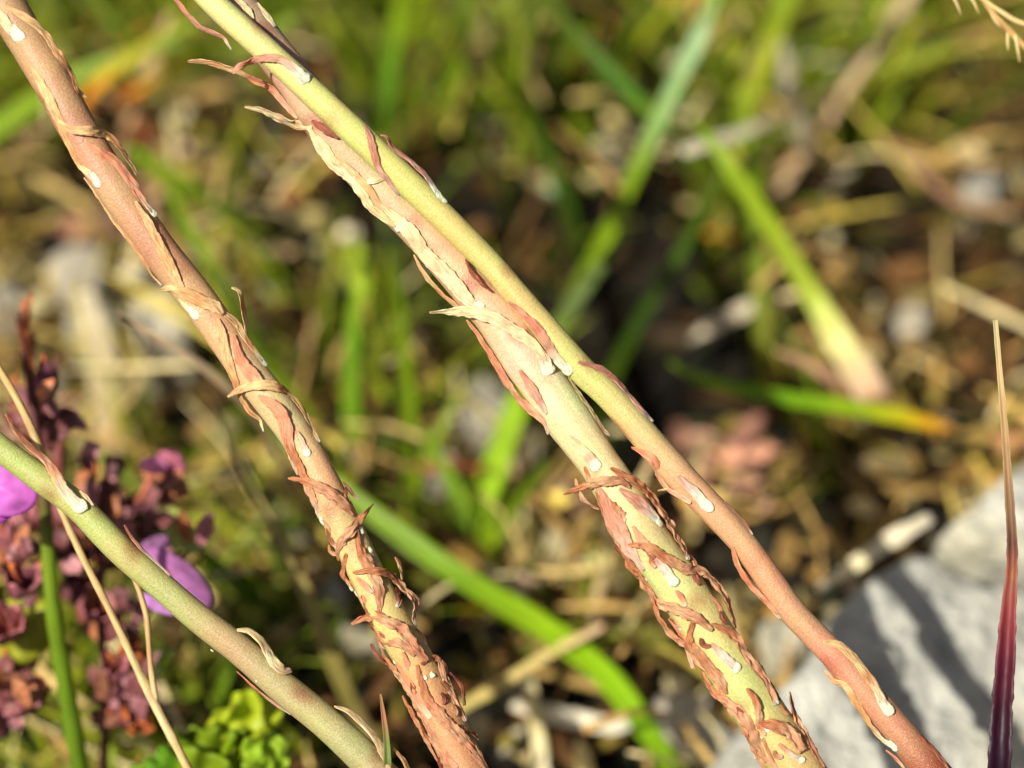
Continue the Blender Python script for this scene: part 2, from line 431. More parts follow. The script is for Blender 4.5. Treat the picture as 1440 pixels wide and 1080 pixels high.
BL = [
 (ORNG, [(264, 86, 3, 8), (285, 86, 9, 8), (311, 92, 11, 8), (335, 101, 12, 6), (359, 111, 14, 4)], None, False),
 (PEACH, [(335, 101, 10, 5), (359, 112, 14, 4), (382, 124, 15), (400, 145, 14), (418, 166, 9)], None, False),
 (CREAM, [(344, 150, 3, 10), (368, 154, 11, 10), (394, 166, 17, 8), (418, 175, 16, 5), (439, 179, 9)], None, False),
 (CREAM, [(434, 180, 8), (453, 207, 18), (471, 231, 18), (492, 246, 16), (507, 267, 15), (524, 293, 15), (556, 318, 12)], None, False),
 (DRED, [(438, 170, 4, 6), (460, 183, 12, 5), (477, 194, 5, 4)], None, False),
 (CREAM, [(510, 257, 5), (525, 254, 9), (540, 251, 6)], None, False),
 (ORNG, [(470, 222, 6), (490, 236, 9), (520, 268, 10), (540, 296, 8)], None, False),
 (CREAM, [(536, 288, 10), (575, 324, 19), (598, 357, 20), (628, 386, 20), (652, 414, 19), (664, 426, 12)], (673, 430, 9, 9), False),
 (ORNG, [(582, 358, 4, 3), (598, 386, 10, 2), (622, 413, 11, 1), (646, 433, 10), (660, 448, 6)], None, False),
 (CREAM, [(604, 439, 3, 12), (628, 438, 9, 12), (658, 438, 16, 9), (687, 444, 17, 6), (717, 461, 16, 4), (747, 482, 13), (762, 500, 10)], (770, 518, 11, 11), False),
 (PEACH, [(656, 450, 5), (674, 472, 11), (696, 507, 16), (715, 539, 18), (737, 567, 18), (759, 586, 12), (768, 600, 7), (770, 611, 3)], None, True),
 (PINK, [(731, 520, 8), (750, 550, 14), (769, 582, 10)], None, False),
 (CREAM, [(798, 524, 5), (806, 542, 10), (822, 567, 11), (838, 589, 10), (848, 605, 8), (858, 613, 4)], None, True),
 (CREAM, [(800, 612, 8), (816, 630, 12), (828, 642, 12)], (836, 652, 10, 12), False),
 (RUST, [(793, 695, 3, 10), (819, 685, 10, 10), (848, 677, 12, 7), (876, 678, 9, 5), (886, 688, 4)], None, False),
 (RUST, [(822, 656, 3), (830, 675, 9), (843, 690, 8)], None, False),
 (RUST, [(809, 673, 4, 3), (819, 700, 9, 2), (843, 717, 8)], None, False),
 (PINK, [(843, 686, 10), (859, 720, 22), (874, 750, 24), (887, 775, 18), (906, 802, 12)], None, False),
 (RUST, [(838, 690, 6), (850, 722, 9), (862, 752, 9), (880, 780, 6)], None, False),
 (RUST, [(858, 658, 6), (887, 676, 13), (912, 697, 13), (931, 722, 13), (948, 750, 12), (961, 772, 9), (968, 787, 5)], None, True),
 (PURP, [(871, 687, 8), (896, 706, 18), (914, 722, 15)], (925, 734, 7, 9), False),
 (RUST, [(884, 766, 5, 6), (912, 769, 10, 5), (937, 785, 12), (963, 800, 13), (988, 806, 12, 8), (1010, 828, 12, 8), (1024, 854, 12, 4), (1034, 884, 10)], None, False),
 (RUST, [(871, 750, 8), (885, 788, 14), (904, 813, 15), (926, 844, 14), (955, 857, 13, 6), (981, 870, 12, 6), (1002, 887, 10)], None, False),
 (PURP, [(918, 783, 8), (934, 800, 14)], (946, 816, 9, 10), False),
 (RUST, [(918, 838, 7, 4), (929, 870, 10, 2), (954, 898, 11), (983, 913, 10)], None, False),
 (RUST, [(975, 870, 9, 6), (970, 904, 11, 5), (984, 930, 11), (1002, 948, 8)], None, False),
 (RUST, [(1000, 877, 9), (1030, 893, 12), (1048, 922, 12), (1075, 957, 11), (1092, 991, 8)], None, True),
 (PURP, [(1000, 905, 8), (1018, 923, 13)], (1034, 937, 9, 10), False),
 (RUST, [(987, 945, 9), (1003, 970, 14), (1028, 992, 16), (1047, 1011, 16), (1060, 1036, 16), (1078, 1072, 15)], None, False),
 (RUST, [(968, 895, 9), (991, 929, 14), (1013, 957, 15), (1022, 976, 8)], None, False),
 (RUST, [(1050, 968, 3, 8), (1063, 986, 9, 6), (1067, 1008, 10, 4), (1067, 1025, 7)], None, False),
 (RUST, [(1064, 1017, 10), (1088, 1020, 16), (1110, 1030, 16), (1128, 1057, 10)], (1078, 1022, 6, 9), False),
 (RUST, [(1110, 973, 3, 6), (1113, 995, 9, 4), (1123, 1020, 11), (1137, 1044, 12), (1158, 1080, 10)], None, False),
 (PEACH, [(1095, 1046, 8), (1114, 1062, 10)], (1127, 1068, 6, 6), False),
 (RUST, [(1072, 1038, 16), (1090, 1078, 20)], None, False),
 (PEACH, [(890, 740, 6), (905, 765, 14), (918, 780, 8)], None, False),
 (PEACH, [(940, 870, 8), (962, 900, 10), (975, 940, 8)], (955, 882, 4, 6), False),
 (DRED, [(1068, 940, 4), (1084, 962, 7), (1096, 985, 5)], None, False),
 (RUST, [(1040, 1000, 7), (1052, 1030, 12), (1066, 1062, 12), (1080, 1090, 8)], None, False),
 (CREAM, [(338, 0, 6), (348, 16, 11), (356, 30, 5)], (350, 14, 4, 6), False),
 (CREAM, [(362, 4, 6), (375, 22, 9), (387, 38, 4)], None, True),
]
for pal, pts, sp, wh in BL: leaf(B, pts, pal, sp, wh)
callus(B, 1127, 1046, 3, 4); callus(B, 1073, 1040, 3, 5); callus(B, 558, 322, 4, 6)

RR = random.Random(5)
def curls(s, y0, y1, n, offs):
    for q in range(n):
        yy = y0 + (y1 - y0) * (q + RR.random()) / n
        cx, cy, r_, dz = min(s.line, key=lambda t: abs(t[1] - yy))
        o_ = RR.choice(offs) * RR.uniform(.75, 1.1); x0 = cx + o_ * r_; y_ = cy - o_ * r_ * .45
        L_ = RR.uniform(14, 34); a_ = math.radians(58 + RR.uniform(-28, 28)); cv = RR.uniform(-9, 9)
        dx, dy = math.cos(a_), math.sin(a_); up = RR.uniform(2, 7)
        leaf(s, [(x0 - dx * L_ * .5, y_ - dy * L_ * .5, 2, up), (x0 - dx * L_ * .15 - dy * cv * .5, y_ - dy * L_ * .15 + dx * cv * .5, RR.uniform(5, 8), up * .5), (x0 + dx * L_ * .2 - dy * cv * .5, y_ + dy * L_ * .2 + dx * cv * .5, RR.uniform(6, 9)),
                 (x0 + dx * L_ * .5, y_ + dy * L_ * .5, 3)], RR.choice((RUST, RUST, PEACH, DRED)), None, RR.random() < .3)
curls(A, 700, 1090, 26, (-1, -.9, -.4, .3, .8, .95)); curls(B, 700, 1090, 26, (-1, -.9, -.8, -.3, .9, 1))
# --- third stem (smooth yellow-green, crossing in front)
D = build_stem('smooth succulent stem, right of the touching pair, yellow green above and pink below',
    [(250, -60, 17, -2), (300, 3, 18, -2), (370, 67, 18.5, -2), (475, 164, 19.5, -2), (544, 229, 20, -1.8), (671, 353, 18.5, -1.4), (727, 415, 18.5, -1.4),
     (814, 516, 19.5, -.8), (862, 562, 20, -.4), (948, 660, 22, 0), (1044, 763, 19, 0), (1111, 856, 19.5, 0), (1171, 920, 19.5, 0), (1257, 1019, 21, 0), (1303, 1077, 25, 0), (1345, 1130, 27, 0)],
    [(218, 208, 136), (220, 210, 138), (216, 204, 132), (208, 196, 116), (208, 194, 112), (206, 190, 112), (206, 188, 116),
     (208, 190, 114), (212, 180, 116), (214, 164, 122), (212, 150, 112), (210, 146, 112), (206, 144, 112), (194, 132, 102), (150, 74, 52), (110, 46, 34)], M_stalk)
DL = [
 (PINK, [(238, -14, 5), (250, 3, 9), (264, 20, 11), (280, 36, 11), (300, 46, 10), (315, 53, 8), (326, 70, 4)], None, True),
 (PINK, [(327, 103, 3, 10), (338, 93, 9, 10), (358, 84, 10, 8), (380, 81, 10, 5), (397, 85, 11), (412, 96, 13)], (427, 109, 10, 10), False),
 (PURP, [(512, 175, 2), (520, 193, 9), (527, 219, 10), (533, 237, 8), (545, 252, 7), (560, 274, 6)], (558, 270, 4, 9), True),
 (PURP, [(535, 190, 3, 4), (544, 193, 8), (551, 207, 9), (569, 221, 10), (590, 239, 11), (606, 258, 12)], (617, 276, 6, 17), True),
 (DRED, [(655, 364, 4), (664, 381, 10), (676, 396, 8), (692, 410, 3)], None, False),
 (PINK, [(715, 424, 3), (735, 441, 9), (755, 461, 12), (773, 488, 13), (784, 505, 12)], (795, 517, 9, 14), False),
 (PURP, [(813, 509, 4), (841, 518, 10), (863, 532, 12), (882, 554, 11), (901, 576, 9), (919, 593, 4)], None, True),
 (PEACH, [(888, 629, 3, 3), (906, 637, 9), (921, 649, 10), (928, 671, 10), (940, 687, 10), (956, 697, 9), (972, 707, 5)], None, False),
 (CREAM, [(925, 690, 2), (938, 688, 5), (944, 692, 4)], None, False),
 (PURP, [(954, 669, 7), (975, 690, 15)], (990, 707, 9, 18), False),
 (PINK, [(1018, 705, 4), (1040, 727, 7), (1058, 752, 3)], None, True),
 (PEACH, [(1030, 768, 5), (1038, 794, 11), (1054, 820, 12), (1073, 841, 12), (1088, 857, 9), (1097, 871, 4)], None, True),
 (ORNG, [(1157, 902, 4), (1180, 908, 11), (1201, 927, 13), (1220, 952, 14), (1234, 974, 12)], (1244, 992, 9, 19), False),
 (ORNG, [(1160, 942, 5), (1173, 957, 11), (1188, 964, 9), (1204, 986, 12), (1223, 1017, 12), (1240, 1038, 10)], (1256, 1049, 6, 10), False),
 (PEACH, [(1246, 1055, 3), (1262, 1068, 7), (1277, 1088, 5)], None, False),
 (DRED, [(1292, 1034, 5), (1315, 1058, 9), (1338, 1088, 8)], None, False),
]
for pal, pts, sp, wh in DL: leaf(D, pts, pal, sp, wh, thick=0.3)

# --- fourth stem, lower left
E = build_stem('smooth olive succulent stem cutting across the lower left corner in front of the purple flowers',
    [(-60, 580, 18, 0), (0, 630, 18, 0), (52, 669, 19, 0), (107, 710, 19.5, 0), (160, 764, 20, 0), (198, 799, 20, 0), (275, 866, 20, 0), (339, 916, 21, 0),
     (393, 963, 21.5, 0), (449, 1008, 23, 0), (503, 1057, 24, 0), (556, 1112, 25, 0)],
    [(176, 178, 104), (176, 178, 104), (178, 178, 102), (180, 178, 104), (184, 176, 106), (180, 168, 104), (178, 160, 106), (184, 150, 110),
     (186, 156, 112), (182, 166, 112), (180, 156, 110), (178, 140, 100)], M_stalk)
EL = [
 (PEACH, [(8, 582, 3, 10), (22, 606, 10, 8), (41, 628, 13, 5), (63, 647, 14), (79, 669, 14), (91, 691, 15)], (108, 708, 11, 17), False),
 (CREAM, [(112, 690, 3), (120, 698, 6), (131, 711, 3)], None, True),
 (PINK, [(175, 738, 3), (183, 753, 6), (197, 770, 7), (212, 784, 5), (240, 810, 3)], None, False),
 (CREAM, [(333, 886, 5), (350, 888, 11), (365, 900, 14), (376, 918, 15), (387, 934, 15), (398, 943, 13), (409, 942, 7)], None, True),
 (PINK, [(333, 944, 3), (356, 965, 6), (378, 983, 7), (396, 996, 6), (409, 1005, 3)], None, False),
 (CREAM, [(470, 993, 4), (491, 1002, 10), (511, 1020, 12), (527, 1038, 13), (538, 1058, 15), (550, 1086, 14)], None, False),
 (ORNG, [(553, 1052, 6), (566, 1068, 9), (576, 1086, 8)], None, True),
]
for pal, pts, sp, wh in EL: leaf(E, pts, pal, sp, wh, wr=0.08, thick=0.3)
callus(E, 362, 956, 5, 4); callus(E, 298, 915, 3, 3)

# ------------------------------------------------------------------ near straws and blades given by depth
CAMN = -FWD
def ribbon(name, pts, mat, label=None, cat=None, group=None, kind='blade', parent=None, roll=0.0, wr=0.02, cup=0.35, step=0.002, blend=0.4, **kw):
    """pts: (Vector, width px, colour srgb)"""
    P3 = [p for p, _, _ in pts]
    vals = [(w_ * mm(p),) + lin(c) for p, w_, c in pts]
    rp, rv = spline(P3, vals, step)
    base = (CAMN * (1 - blend) + Vector((0, 0, 1)) * blend).normalized()
    if roll:
        t = (rp[-1] - rp[0]).normalized(); base = Matrix.Rotation(roll, 3, t) @ base
    o = strip(name, rp, [v[0] for v in rv], [v[1:4] for v in rv], [base] * len(rp), mat, parent, kind=kind, wr=wr, cup=cup, **kw)
    if label: tag(o, label, cat, group); o['kind'] = 'thing'
    return o
D0 = FOC
def soil(p, fwd=Vector((0.2, -0.1, -1)), step=0.006):
    out = []; q = p.copy()
    while q.z > -0.003:
        q = q + fwd.normalized() * step; out.append(q.copy())
    return out
tan1 = (206, 170, 112); tan2 = (190, 150, 96)
fork = thing('forked_straw', Vector((0, 0, 0)), 'thin tan forked dry straw passing behind the olive stem at lower left', 'straw')
base_p = P(268, 1088, D0 + .007)
fork.location = Vector((base_p.x + .01, base_p.y - .02, 0))
low = [(q, 12, tan2) for q in soil(P(285, 1120, D0 + .007), Vector((0.25, -0.2, -1)), 0.012)]
ribbon('main_stalk', [(P(-160, 250, D0 + .004), 6, tan1), (P(-80, 390, D0 + .005), 8, tan1), (P(0, 520, D0 + .006), 10, (214, 176, 110)), (P(45, 605, D0 + .0065), 12, tan1), (P(95, 738, D0 + .0065), 10, tan1), (P(160, 870, D0 + .0065), 11, tan1),
        (P(215, 985, D0 + .007), 13, (214, 186, 130)), (P(268, 1088, D0 + .007), 13, tan1)] + low, M_straw, parent=fork, kind='tube', wr=.05, step=.001)
ribbon('side_stalk', [(P(150, 745, D0 + .006), 5, tan2), (P(186, 808, D0 + .0065), 7, tan2), (P(205, 862, D0 + .0065), 9, tan1), (P(211, 925, D0 + .007), 8, tan2), (P(218, 985, D0 + .007), 11, (220, 196, 140))], M_straw, parent=fork, kind='tube', wr=.08, step=.001)

pb = [(P(1400, 450, D0), 7, (190, 176, 130)), (P(1406, 520, D0), 8, (200, 176, 124)), (P(1413, 600, D0), 10, (186, 152, 104)), (P(1420, 700, D0), 13, (150, 116, 84)), (P(1424, 765, D0), 15, (104, 66, 56)),
      (P(1423, 810, D0), 17, (160, 96, 70)), (P(1419, 860, D0), 22, (146, 64, 66)), (P(1415, 930, D0), 28, (96, 36, 48)), (P(1410, 1000, D0), 30, (60, 26, 40)), (P(1406, 1090, D0), 34, (44, 24, 38))]
pb += [(q, 34, (52, 30, 36)) for q in soil(P(1405, 1110, D0), Vector((0.05, -.3, -1)), .012)]
ribbon('purple_grass', pb, M_grass, 'slender upright grass blade before the pale rock, tan tip fading to dark purple', 'grass blade', cup=1.1, step=.0006, blend=0.0, roll=.3, wr=.03)
gt = [(P(535, 976, D0 - .001), 3, (170, 130, 70)), (P(540, 1010, D0 - .001), 7, (180, 120, 90)), (P(544, 1045, D0 - .001), 9, (120, 130, 60)), (P(546, 1095, D0 - .001), 11, (110, 130, 60))]
gt += [(q, 11, (100, 120, 50)) for q in soil(P(547, 1110, D0 - .001), Vector((0.02, -.3, -1)), .012)]
ribbon('grass_sprout', gt, M_grass, 'small pointed grass tip poking up in front of the olive stem at the bottom edge', 'grass blade', cup=.8, step=.001)

# dry spikelet, top right corner
sp = thing('dry_grass_head', P(1440, 60, .272), 'dry tan grass seed head with bristles hanging into the top right corner', 'grass head')
ribbon('stalk', [(P(1330, -60, .270), 5, (220, 176, 104)), (P(1378, -6, .270), 6, (226, 186, 116)), (P(1410, 18, .270), 7, (236, 206, 140)), (P(1445, 36, .271), 8, (236, 200, 130)), (P(1560, 70, .275), 9, tan1)] +
       [(q, 9, tan1) for q in soil(P(1620, 110, .278), Vector((0.35, .0, -1)), .03)], M_straw, parent=sp, kind='tube', step=.001)
ribbon('glume', [(P(1378, -4, .269), 3, tan2), (P(1400, 24, .269), 7, (226, 176, 110)), (P(1425, 50, .27), 9, (230, 180, 110)), (P(1455, 80, .271), 6, tan2)], M_straw, parent=sp, kind='leaf', step=.0006)
for a, b, c_ in (((1338, -10), (1346, 6), (1352, 22)), ((1362, -10), (1370, 4), (1377, 20)), ((1418, 38), (1417, 58), (1418, 72)), ((1428, 50), (1431, 68), (1434, 88)), ((1392, 14), (1400, 30), (1408, 40))):
    ribbon('bristle', [(P(*a, .27), 5, (222, 200, 140)), (P(*b, .27), 4, (214, 190, 130)), (P(*c_, .27), 1.2, (200, 170, 110))], M_straw, parent=sp, kind='tube', step=.0008)

# ------------------------------------------------------------------ background blades (heights in mm above the soil)
def gp(l, c):      # (px,py,h,width px[,colour])
    out = []
    for q in l:
        p = G(q[0], q[1], q[2]); out.append((p, q[3], q[4] if len(q) > 4 else c))
    e = out[-1][0]
    if l[-1][2] < 1: out.append((Vector((e.x, e.y, gh(e.x, e.y) - .003)), out[-1][1], out[-1][2]))
    return out
GR = (132, 160, 28); GD = (86, 106, 20); GY = (176, 178, 52); GB = (140, 178, 110); OR = (226, 150, 40); TN = (196, 160, 116); CR = (220, 206, 172); YL = (222, 206, 84)
BLD = [
 ('pale green grass blade slanting down left from the top edge, right of centre', [(1060, -110, 66, 16), (1012, -20, 60, 24), (985, 50, 52, 30, (176, 204, 150)), (945, 130, 44, 28, (150, 184, 110)), (895, 240, 34, 26, GR), (850, 340, 22, 28, GR), (800, 440, 10, 30, GD), (775, 520, -2, 26, GD)], 0),
 ('thick bright green grass shoot with a cream and pink sheath at its foot', [(975, 170, 50, 6, GD), (1000, 200, 50, 18, GR), (1035, 248, 47, 30, (150, 176, 40)), (1090, 330, 39, 34, (168, 188, 50)), (1145, 420, 30, 36, (182, 196, 70)), (1180, 480, 28, 48, (232, 224, 140)), (1212, 530, 24, 58, (246, 214, 170)), (1236, 570, 18, 50, (236, 190, 154)), (1262, 610, -3, 16, (150, 110, 80))], .3),
 ('vertical olive grass blade behind the thick bright shoot', [(1030, 60, 42, 22, GY), (1050, 200, 32, 32, GR), (1062, 330, 20, 34, (140, 160, 50)), (1070, 460, 8, 32, (150, 158, 60)), (1072, 560, -3, 30, GY)], -.3),
 ('green grass blade lying almost flat with a yellow and orange tip pointing right', [(940, 508, 30, 8, GD), (1000, 540, 30, 22, GR), (1100, 560, 28, 27, (110, 156, 26)), (1200, 575, 26, 30, (150, 180, 30)), (1262, 586, 24, 30, (206, 200, 40)), (1305, 596, 22, 24, (240, 186, 40)), (1345, 604, 20, 4, (210, 130, 60))], 0),
 ('broad bright green grass blade rising behind the thick stem, lower centre', [(880, 330, 40, 14, GD), (800, 440, 32, 30, GD), (735, 560, 20, 44, (150, 186, 34)), (690, 680, 9, 46, (164, 200, 40)), (655, 780, -1, 38, (130, 168, 30))], .2),
 ('long green grass blade arching across the lower middle down to the bottom edge', [(380, 610, 30, 14, GD), (470, 680, 28, 26, GR), (560, 750, 26, 38, (126, 158, 30)), (660, 820, 23, 42, (128, 164, 28)), (760, 880, 18, 46, (158, 194, 34)), (850, 950, 12, 46, (156, 200, 30)), (910, 1030, 6, 40, (146, 192, 34)), (960, 1110, -2, 36, GR)], 0),
 ('yellow green grass blade with an orange patch behind the top of the left stem', [(280, 30, 44, 16, GR), (230, 55, 40, 22, (150, 160, 50)), (170, 95, 34, 24, (196, 180, 50)), (130, 130, 28, 22, OR), (105, 160, 22, 14, (190, 110, 60)), (60, 190, 12, 12, TN), (10, 220, -2, 10, TN)], 0),
 ('yellowing grass blade with an orange stretch between the left stem and the pair', [(420, 20, 36, 12, GR), (330, 75, 32, 22, GR), (250, 110, 28, 26, GY), (195, 130, 24, 24, OR), (140, 150, 18, 16, (206, 130, 80)), (60, 185, 8, 14, TN), (0, 215, -2, 10, TN)], .3),
 ('wide green blade at the left edge beside the top of the left stem', [(-90, 250, 8, 30, GD), (-20, 195, 16, 40, (140, 166, 50)), (60, 140, 24, 36, GR), (150, 90, 30, 26, GR), (260, 60, 34, 12, GD)], 0),
 ('soft green blade running down right from the left stem toward the middle', [(180, 210, 30, 18, GR), (250, 260, 24, 34, GR), (320, 300, 16, 34, (140, 166, 50)), (380, 350, 6, 26, GD), (410, 390, -2, 20, GD)], 0),
 ('green blade hanging right of the orange tipped leaf of the left stem', [(240, 270, 36, 14, GR), (290, 370, 26, 26, (150, 176, 54)), (350, 470, 16, 32, (152, 182, 54)), (395, 540, 6, 28, GR), (420, 600, -2, 20, GR)], 0),
 ('vertical bright green blade above the pair of stems near the top edge', [(575, -60, 44, 16, GR), (562, 20, 34, 24, GR), (550, 110, 22, 28, (108, 156, 46)), (542, 200, 8, 26, GD), (540, 250, -3, 22, GD)], .4),
 ('dark green blade crossing the pale blade high up right of centre', [(720, -60, 56, 18, GD), (800, 40, 48, 26, GD), (880, 125, 42, 28, (84, 130, 44)), (940, 185, 36, 26, GR), (1010, 260, 26, 24, GD), (1050, 330, 14, 20, GD), (1075, 400, 0, 16, GD)], 0),
 ('yellow green blade leaning left of the grey straw at the top right', [(1150, -80, 50, 14, GR), (1110, 0, 42, 24, GR), (1075, 90, 32, 26, GY), (1045, 170, 22, 26, (130, 160, 40)), (1020, 250, 10, 24, GR), (1010, 310, -2, 20, GR)], 0),
 ('brighter, left one of two upright blades between the left stem and thick stem', [(500, 400, 30, 12, GR), (497, 480, 22, 26, (120, 164, 40)), (495, 560, 12, 32, (130, 170, 44)), (500, 660, -2, 26, GR)], .3),
 ('darker, right one of two upright blades between the left stem and thick stem', [(560, 380, 34, 10, GD), (565, 480, 24, 22, GR), (575, 580, 14, 26, GR), (570, 720, -2, 22, GD)], -.2),
 ('short bright green blade fanning left at the foot of the broad centre blade', [(590, 600, 22, 8, GR), (640, 690, 12, 30, (150, 186, 60)), (655, 770, 0, 34, (140, 176, 60))], 0),
 ('dark green blade fanning right at the foot of the broad centre blade', [(800, 620, 26, 8, GD), (740, 690, 16, 26, GD), (690, 760, 5, 34, GR), (660, 810, -3, 30, GR)], 0),
 ('faint dark blade in the shade left of the vertical olive blade', [(1010, 250, 40, 12, GD), (950, 370, 26, 22, (70, 96, 30)), (890, 470, 12, 24, (60, 84, 26)), (850, 560, -2, 20, GD)], 0),
 ('deep green blade standing in shade right of the pair of stems', [(690, 60, 46, 12, GD), (740, 160, 32, 26, GD), (790, 270, 18, 26, (84, 120, 40)), (820, 370, 2, 22, GD)], 0),
 ('green blade leaning over the top edge at the centre', [(660, -70, 50, 12, GR), (655, 10, 38, 26, (130, 160, 50)), (640, 110, 22, 26, GR), (600, 220, -2, 22, GD)], 0),
 ('short leaning green blade at the right end of the top edge', [(1250, -60, 40, 12, GR), (1225, 20, 28, 22, GR), (1190, 120, 12, 24, (130, 160, 70)), (1175, 200, -2, 20, GR)], 0),
 ('low green blade at the bottom edge left of the left stem', [(240, 740, 28, 10, GR), (310, 800, 18, 30, (120, 160, 44)), (380, 860, 6, 34, GD), (420, 900, -2, 26, GD)], 0),
]
for i, (lab, l, roll) in enumerate(BLD):
    ribbon('tall_grass', [(a_, b_ * .8, c_) for a_, b_, c_ in gp(l, GR)], M_grass, lab, 'grass blade', 'grass blades behind the stems', cup=.5, roll=roll)
STR = [
 ('tan dry straw slanting down left from the top right edge', [(1300, -40, 26, 16, TN), (1250, 40, 22, 18, (200, 176, 130)), (1190, 120, 16, 22, TN), (1140, 200, 9, 22, (190, 146, 96)), (1090, 270, 3, 20, TN)]),
 ('cream curved straw above the thick green shoot', [(960, 215, 42, 14, CR), (1000, 200, 40, 20, CR), (1050, 185, 36, 18, CR), (1100, 160, 30, 12, TN), (1180, 120, 14, 10, TN)]),
 ('cream straw end on the shaded soil, left of the thick shoot\'s foot', [(970, 475, 8, 10, CR), (1010, 455, 9, 20, (214, 194, 156)), (1060, 430, 9, 22, CR), (1110, 415, 8, 16, TN)]),
 ('tan pink dry sheath pointing left from the foot of the thick shoot', [(1092, 494, 30, 5, TN), (1130, 508, 27, 13, (216, 166, 124)), (1175, 535, 22, 20, (222, 176, 136)), (1215, 560, 15, 22, TN)]),
 ('olive tan straw lying across the dark soil at bottom centre', [(640, 1000, 8, 14, (176, 156, 80)), (700, 965, 12, 16, (184, 160, 80)), (780, 915, 16, 14, (184, 160, 80)), (850, 880, 20, 8, TN)]),
 ('pale vertical dry straw at the bottom edge left of the arching blade', [(740, 940, 12, 14, CR), (752, 1000, 7, 20, (214, 196, 120)), (765, 1100, 2, 20, CR)]),
 ('cream flat straw lying level at the bottom edge', [(720, 990, 5, 14, CR), (780, 1005, 6, 26, CR), (860, 1020, 6, 26, (214, 206, 180)), (920, 1010, 6, 12, CR)]),
 ('thick blurred olive stalk running down between the left stem and lower stem', [(300, 560, 50, 6, (150, 138, 80)), (340, 660, 46, 10, (150, 138, 80)), (400, 770, 38, 16, (156, 140, 80)), (450, 880, 28, 24, (156, 142, 78)), (490, 980, 16, 24, (146, 134, 66)), (540, 1080, 0, 24, TN)]),
 ('thin grey tan stalk slanting behind the white stone left of the left stem', [(165, 440, 66, 5, TN), (220, 475, 62, 9, (200, 170, 130)), (290, 520, 56, 12, (196, 170, 130)), (360, 590, 46, 8, TN), (420, 700, 26, 6, TN), (450, 790, 0, 5, TN)]),
 ('broad beige dry stalk standing at the left below the white stones', [(120, 410, 26, 20, CR), (140, 480, 18, 40, (214, 196, 150)), (150, 560, 8, 42, (200, 180, 132)), (160, 650, -2, 30, TN)]),
 ('cream straw lying along the upper left edge of the pale rock', [(1150, 828, 20, 8, CR), (1200, 795, 24, 22, (214, 200, 150)), (1260, 755, 26, 24, CR), (1310, 728, 26, 14, CR)]),
 ('long tan straw in the litter right of the arching green blade', [(930, 620, 30, 8, TN), (880, 720, 20, 14, (196, 176, 120)), (850, 800, 12, 14, (190, 170, 110)), (830, 880, 4, 12, TN)]),
 ('brown slender twig across the shaded litter at the right', [(1240, 190, 14, 12, (130, 90, 66)), (1290, 240, 12, 14, (140, 96, 70)), (1350, 285, 10, 12, (150, 110, 76)), (1430, 300, 8, 10, TN)]),
 ('tan twisted straw behind the leaf tips of the thick stem', [(240, 20, 34, 8, TN), (215, 80, 26, 12, TN), (190, 150, 18, 12, (200, 160, 110)), (160, 230, 6, 10, TN)]),
 ('beige dry blade leaning at the upper middle right of the vertical green blade', [(1100, 60, 30, 8, CR), (1110, 120, 22, 24, (206, 190, 160)), (1125, 180, 14, 26, CR), (1150, 240, 4, 18, TN)]),
]
for lab, l in STR:
    ribbon('dry_straw', gp(l, TN), M_straw, lab, 'straw', 'dry straws in the litter', cup=.2, wr=.06, step=.0015)

# ------------------------------------------------------------------ rocks
def rock(name, label, outline, top, seed, base=(0.42, 0.405, 0.335), parent=None, group=None, cat='rock', rough=0.38):
    """outline in px at height top (mm)"""
    P3 = [G(x, y, top) for x, y in outline]
    n = len(P3); per = []
    for i in range(n):
        for k in range(6):
            t = k / 6
            p = cr(P3[i - 1], P3[i], P3[(i + 1) % n], P3[(i + 2) % n], t)
            per.append(p)
    c = sum(per, Vector()) / len(per); size = max((p - c).length for p in per)
    V = [c + Vector((0, 0, 0))]; rings = [.08, .16, .24, .32, .4, .48, .56, .64, .72, .8, .87, .93, .97, 1.0, 1.01, 1.03, 1.02]
    m = len(per)
    def top_h(p, f):
        q = p * (0.9 / size)
        return (noise.noise(q * 1.3 + Vector((seed, 0, 0))) * size * .10 + noise.noise(q * 3.5 + Vector((0, seed, 0))) * size * .04
                + abs(noise.noise(q * 7 + Vector((0, 0, seed)))) * size * .03) * rough
    for f in rings:
        for p in per:
            ff = min(f, 1.0); q = c + (p - c) * f
            h = top_h(q, f)
            drop = -(size * .16) * max(0, (ff - .8) / .2) ** 2
            q = Vector((q.x, q.y, c.z + h * (1 if f < .97 else .6) + drop))
            V.append(q)
    # last rings go down
    for r_ in (14, 15, 16):
        for j in range(m):
            q = V[1 + r_ * m + j]; k = {14: .7, 15: .35, 16: -.1}[r_]
            q.z = q.z * k - (0.002 if r_ == 16 else 0)
            q += Vector((noise.noise(q * 90), noise.noise(q * 90 + Vector((9, 9, 9))), 0)) * size * .05
            V[1 + r_ * m + j] = q
    V[0].z += top_h(V[0], 0)
    F = [(0, 1 + j, 1 + (j + 1) % m) for j in range(m)]
    for i in range(len(rings) - 1):
        for j in range(m):
            a = 1 + i * m + j; a2 = 1 + i * m + (j + 1) % m
            F.append((a, a + m, a2 + m, a2))
    C = []
    for v in V:
        k = 1 + .25 * noise.noise(v * 120) ; y_ = max(0, noise.noise(v * 55 + Vector((seed, 3, 3)))) * .8
        b = (base[0] * k, base[1] * k, base[2] * k)
        li = (.42, .36, .16)
        C.append(tuple(b[q] * (1 - y_ * .7) + li[q] * y_ * .7 for q in range(3)))
    o = link(name, mesh(name, V, F, C), M_rock)
    tag(o, label, cat, group)
    return o
rock('pale_rock', 'large pale grey limestone rock filling the bottom right corner', [(1160, 850), (1215, 800), (1290, 752), (1345, 775), (1400, 795), (1520, 820), (1700, 950), (1720, 1200), (1450, 1300), (1200, 1290), (1040, 1200), (975, 1110), (1010, 1030), (1080, 960), (1130, 905)], 24, 3.1)
